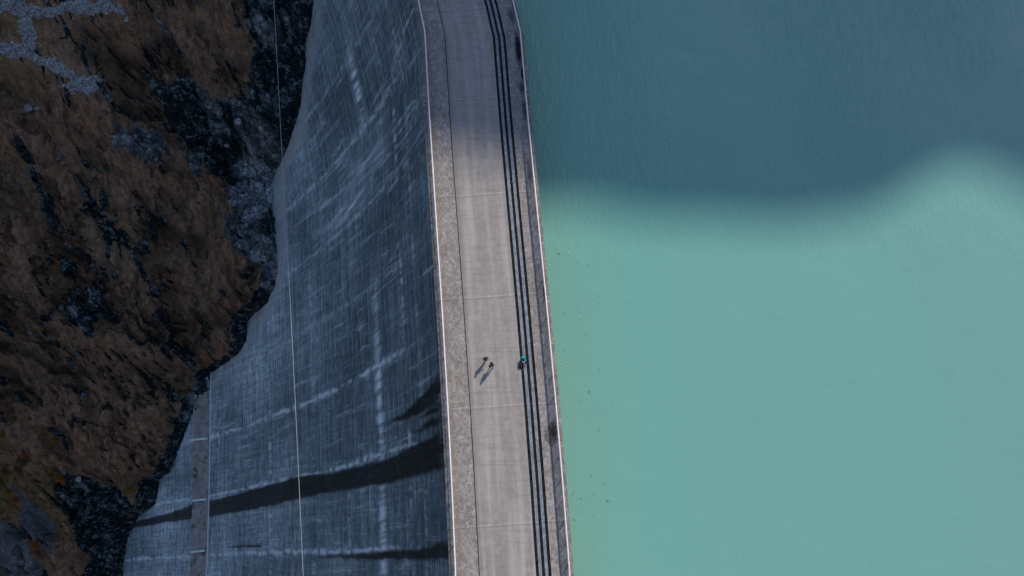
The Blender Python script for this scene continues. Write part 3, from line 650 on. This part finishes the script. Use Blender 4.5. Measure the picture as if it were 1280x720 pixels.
def make_person(label, loc, rot, pose, cols, pack=None, cap=None):
    root = empty('person', loc); root.scale = (1.04,)*3; root.rotation_euler.z = rot; tag(root, label, 'person')
    J = []; E = []
    def j(p, r, r2=None): J.append((p, r, r if r2 is None else r2)); return len(J)-1
    if pose[0] == 'walk':
        st = pose[1]
        pel = j((0,0,.96), .15, .115); wa = j((0,.0,1.12), .135, .10); ch = j((0,.02,1.32), .175, .12); nk = j((0,.03,1.49), .062); hd0 = j((0,.045,1.56), .065); hd = j((0,.055,1.66), .088, .10); ht = j((0,.05,1.73), .07)
        E += [(pel,wa),(wa,ch),(ch,nk),(nk,hd0),(hd0,hd),(hd,ht)]
        for s in (-1, 1):
            k = s*st
            hp = j((s*.095,0,.90), .10); kn = j((s*.10,.16*k+.05,.50), .068); an = j((s*.10,.30*k-.02,.09), .045); to = j((s*.115,.30*k+.14,.045), .04)
            E += [(pel,hp),(hp,kn),(kn,an),(an,to)]
            sh = j((s*.19,.01,1.42), .062); el = j((s*.235,-.10*k-.02,1.14), .045); wr = j((s*.225,-.20*k+.08,.92), .030)
            E += [(ch,sh),(sh,el),(el,wr)]; hand(J, E, wr, (0,.25-.2*k,-.9), (0,1,.2), (-s,0,0))
        headc = Vector((0,.055,1.655))
    else:                                              # seated on the ground, knees drawn up, hands in front
        pel = j((0,0,.12), .165, .13); wa = j((0,.0,.28), .14, .11); ch = j((0,.04,.48), .175, .125); nk = j((0,.08,.64), .062); hd0 = j((0,.11,.70), .065); hd = j((0,.14,.79), .088, .10); ht = j((0,.14,.86), .07)
        E += [(pel,wa),(wa,ch),(ch,nk),(nk,hd0),(hd0,hd),(hd,ht)]
        for s in (-1, 1):
            hp = j((s*.11,.08,.13), .105); kn = j((s*.22,.44,.40), .07); an = j((s*.17,.74,.09), .046); to = j((s*.20,.90,.05), .042)
            E += [(pel,hp),(hp,kn),(kn,an),(an,to)]
            sh = j((s*.19,.05,.57), .062); el = j((s*.26,.20,.36), .046); wr = j((s*.09,.40,.42), .031)
            E += [(ch,sh),(sh,el),(el,wr)]; hand(J, E, wr, (-s*.35,.9,.1), (s*.9,.35,0), (0,0,1))
        headc = Vector((0,.14,.79))
    body = skin_body('body', J, E, pel); jp = [Vector(q[0]) for q in J]
    mats = [plain('skin', (.52,.33,.25), .6), plain('jacket', cols[0], .7), plain('trousers', cols[1], .8), plain('shoes', cols[2], .6)]
    for m in mats: body.materials.append(m)
    hz = headc.z; walk = pose[0] == 'walk'
    for p in body.polygons:
        c = p.center; k = min(range(len(jp)), key=lambda i: (jp[i]-c).length+(0 if i < 7 or (i-7) % ((len(J)-7)//2) < 7 or (jp[i]-c).length < .045 else .3))
        nj = 7+14+0
        base = (k-7) % ((len(J)-7)//2) if k >= 7 else -1
        if k >= 7:
            mi = 2 if base in (0, 1) else 3 if base in (2, 3) else 1 if base in (4, 5) else (1 if base == 6 else 0)
        else: mi = 0 if k >= 4 else (2 if k == 0 else 1)
        p.material_index = mi
    link('body', body, None, root)
    # face and hair
    bm = bmesh.new(); bmesh.ops.create_uvsphere(bm, u_segments=20, v_segments=12, radius=.112)
    for v in list(bm.verts):
        if (v.co.z < -.02 and v.co.y > -.03) or (v.co.y > .07 and v.co.z < .045): bm.verts.remove(v)
        else: v.co.z *= 1.08
    done('hair' if not cap else 'hat', bm, plain('hair', cap or (.03,.02,.014), .8), root, headc+Vector((0,-.008,.012)), True)
    bm = bmesh.new(); v = bmesh.ops.create_cone(bm, segments=6, radius1=.018, radius2=.006, depth=.035)['verts']; bmesh.ops.transform(bm, matrix=Matrix.Translation((0,.105,-.012)), verts=v)
    done('nose', bm, mats[0], root, headc, True)
    for s in (-1, 1):
        bm = bmesh.new(); bmesh.ops.create_uvsphere(bm, u_segments=8, v_segments=6, radius=.012); done('eye', bm, M['groove'], root, headc+Vector((s*.032,.096,.012)), True)
        bm = bmesh.new(); bmesh.ops.create_uvsphere(bm, u_segments=8, v_segments=6, radius=.022); bmesh.ops.scale(bm, vec=(.4,.8,1.3), verts=bm.verts); done('ear', bm, mats[0], root, headc+Vector((s*.092,0,-.005)), True)
    bm = bmesh.new(); box(bm, (0,0,0), (.045,.01,.008)); done('mouth', bm, plain('lips', (.35,.12,.10)), root, headc+Vector((0,.092,-.052)))
    return root
def backpack(loc, rot, col, label, pc=(.55,.20,.22)):
    bm = bmesh.new(); box(bm, (0,0,.24), (.30,.20,.46)); bmesh.ops.bevel(bm, geom=bm.edges[:], offset=.06, segments=3, affect='EDGES')
    root = empty('backpack', loc); root.rotation_euler = rot; tag(root, label, 'backpack')
    mm = plain('pack_fabric', col, .8); done('bag', bm, mm, root, smooth=True)
    bm = bmesh.new(); box(bm, (0,-.13,.16), (.22,.08,.20)); bmesh.ops.bevel(bm, geom=bm.edges[:], offset=.03, segments=2, affect='EDGES'); done('pocket', bm, plain('pocket_fabric', pc, .8), root, smooth=True)
    for s in (-1, 1):
        bm = bmesh.new(); pts = [(s*.09,.10,.44),(s*.11,.17,.34),(s*.12,.18,.20),(s*.11,.10,.06)]
        for a, b in zip(pts, pts[1:]): tube(bm, a, b, .018, 6)
        done('strap', bm, mm, root)
    return root
hd = R(195)
make_person('walker in dark green jacket, upper left of the two on the road', (-2.66,13.62,0), hd, ('walk', .25), ((.02,.075,.06), (.02,.022,.025), (.03,.03,.03)), cap=(.02,.05,.045))
make_person('walker in black with backpack, lower right of the two on the road', (-2.06,12.92,0), hd, ('walk', -.25), ((.018,.02,.024), (.02,.022,.026), (.02,.02,.02)), cap=(.03,.028,.03))
backpack((-2.06,13.10,.98), (0, 0, hd+R(180-0)+R(180)), (.02,.02,.022), 'dark backpack worn by the lower right walker on the road', (.02,.02,.022))
make_person('person in bright teal jacket and black trousers sitting beside the dark crane rails', (1.10+.02,13.85,.0), R(182), ('sit',), ((.01,.36,.42), (.015,.016,.02), (.25,.26,.28)), cap=(.02,.42,.46))
backpack((.72,13.2,.12), (R(90), 0, R(25)), (.014,.014,.017), 'black backpack with pink pocket lying beside the seated person')

# ------------------------------------------------------------------ the cloud that shades the upper half
SUN_EL, SUN_AZ = R(42), (.55, .835)
sv = Vector((SUN_AZ[0]*math.cos(SUN_EL), SUN_AZ[1]*math.cos(SUN_EL), math.sin(SUN_EL))).normalized()
CH = 430.0
edge = [(-400,45),(-120,45),(-60,42),(-20,38),(-9,36.8),(-2,35.4),(3,34.6),(7,32.2),(10,30.6),(14.3,29.9),(23.2,29.6),(32.2,29.8),(39.6,30.6),(43.5,32.8),(46.4,36.0),(51.1,37.6),(54.7,36.2),(58.0,33.6),(66,30),(90,30),(140,38),(500,48)]
lx_, ly_ = sv.x/sv.z, sv.y/sv.z
ex = np.array([e[0]+lx_*(CH-(WATER if e[0] > 6 else 0)) for e in edge]); ey = np.array([e[1]+ly_*(CH-(WATER if e[0] > 6 else 0)) for e in edge])
ex = np.maximum.accumulate(ex)
cx = np.arange(ex[0], ex[-1], 1.6); cy0 = np.interp(cx, ex, ey)
cy0 = cy0+.6*fbm(cx*.05, cx*0, 300, 3)+.4*fbm(cx*.16, cx*0, 301, 2); ker = np.ones(5)/5; cy0 = np.convolve(np.pad(cy0, 2, 'edge'), ker, 'valid')
tt = np.concatenate([np.linspace(0, 1, 40)**2*60, np.linspace(64, 700, 90)])
CX, TT = np.meshgrid(cx, tt, indexing='ij'); CY = cy0[:,None]+TT
ed = np.minimum(TT, 1e9); th = np.minimum(.42*ed, 4.6*np.sqrt(np.clip(ed, 0, 160)))
nz = fbm(CX*.02, CY*.02, 200, 6)
top = CH+th*(1+.8*nz); bot = CH-th*(.16+.30*ridged(CX*.018, CY*.018, 210, 5))*np.clip(ed/60, .1, 1)-.02
loop = np.concatenate([np.stack([CX, CY, top], -1)[:, ::-1], np.stack([CX, CY, bot], -1)[:, 1:]], 1)
cm, nt, b_ = mat('cloud_white', 1., 0.); n = N(nt); b_.inputs['Base Color'].default_value = (.85,.86,.88,1)
cl = link('cloud', grid_mesh('cloud', loop), cm); tag(cl, 'large cloud above the reservoir shading its far part', kind='structure')
tr = nt.nodes.new('ShaderNodeBsdfTranslucent'); tr.inputs[0].default_value = (.8,.82,.86,1); mx = nt.nodes.new('ShaderNodeMixShader'); mx.inputs[0].default_value = .42
nt.links.new(b_.outputs[0], mx.inputs[1]); nt.links.new(tr.outputs[0], mx.inputs[2]); nt.links.new(mx.outputs[0], nt.nodes['Material Output'].inputs[0])

# ------------------------------------------------------------------ light, sky, camera
sun = bpy.data.lights.new('sun', 'SUN'); sun.energy = 2.6; sun.angle = R(.53); sun.color = (1, .91, .82)
so = bpy.data.objects.new('sun', sun); COL.objects.link(so); so.rotation_euler = sv.to_track_quat('Z', 'Y').to_euler(); so.location = sv*300
w = bpy.data.worlds.new('World'); S.world = w; w.use_nodes = True; nt = w.node_tree
sk = nt.nodes.new('ShaderNodeTexSky'); sk.sky_type = 'NISHITA'; sk.sun_disc = False; sk.sun_elevation = SUN_EL; sk.sun_rotation = math.atan2(SUN_AZ[0], SUN_AZ[1]); sk.altitude = 1800; sk.dust_density = 2.2
bg = nt.nodes['Background']; nt.links.new(sk.outputs[0], bg.inputs[0]); bg.inputs[1].default_value = .15
S.view_settings.view_transform = 'Standard'; S.view_settings.look = 'None'; S.view_settings.gamma = 1; S.view_settings.exposure = 0.5
cd = bpy.data.cameras.new('camera'); cd.sensor_width = 36; cd.lens = 28.125; cd.clip_end = 5000
co = bpy.data.objects.new('camera', cd); COL.objects.link(co); co.location = (0, 0, 83*math.cos(R(14.8))); co.rotation_euler = (R(14.8), 0, 0)
S.camera = co; S.render.engine = 'CYCLES'; S.cycles.max_bounces = 6
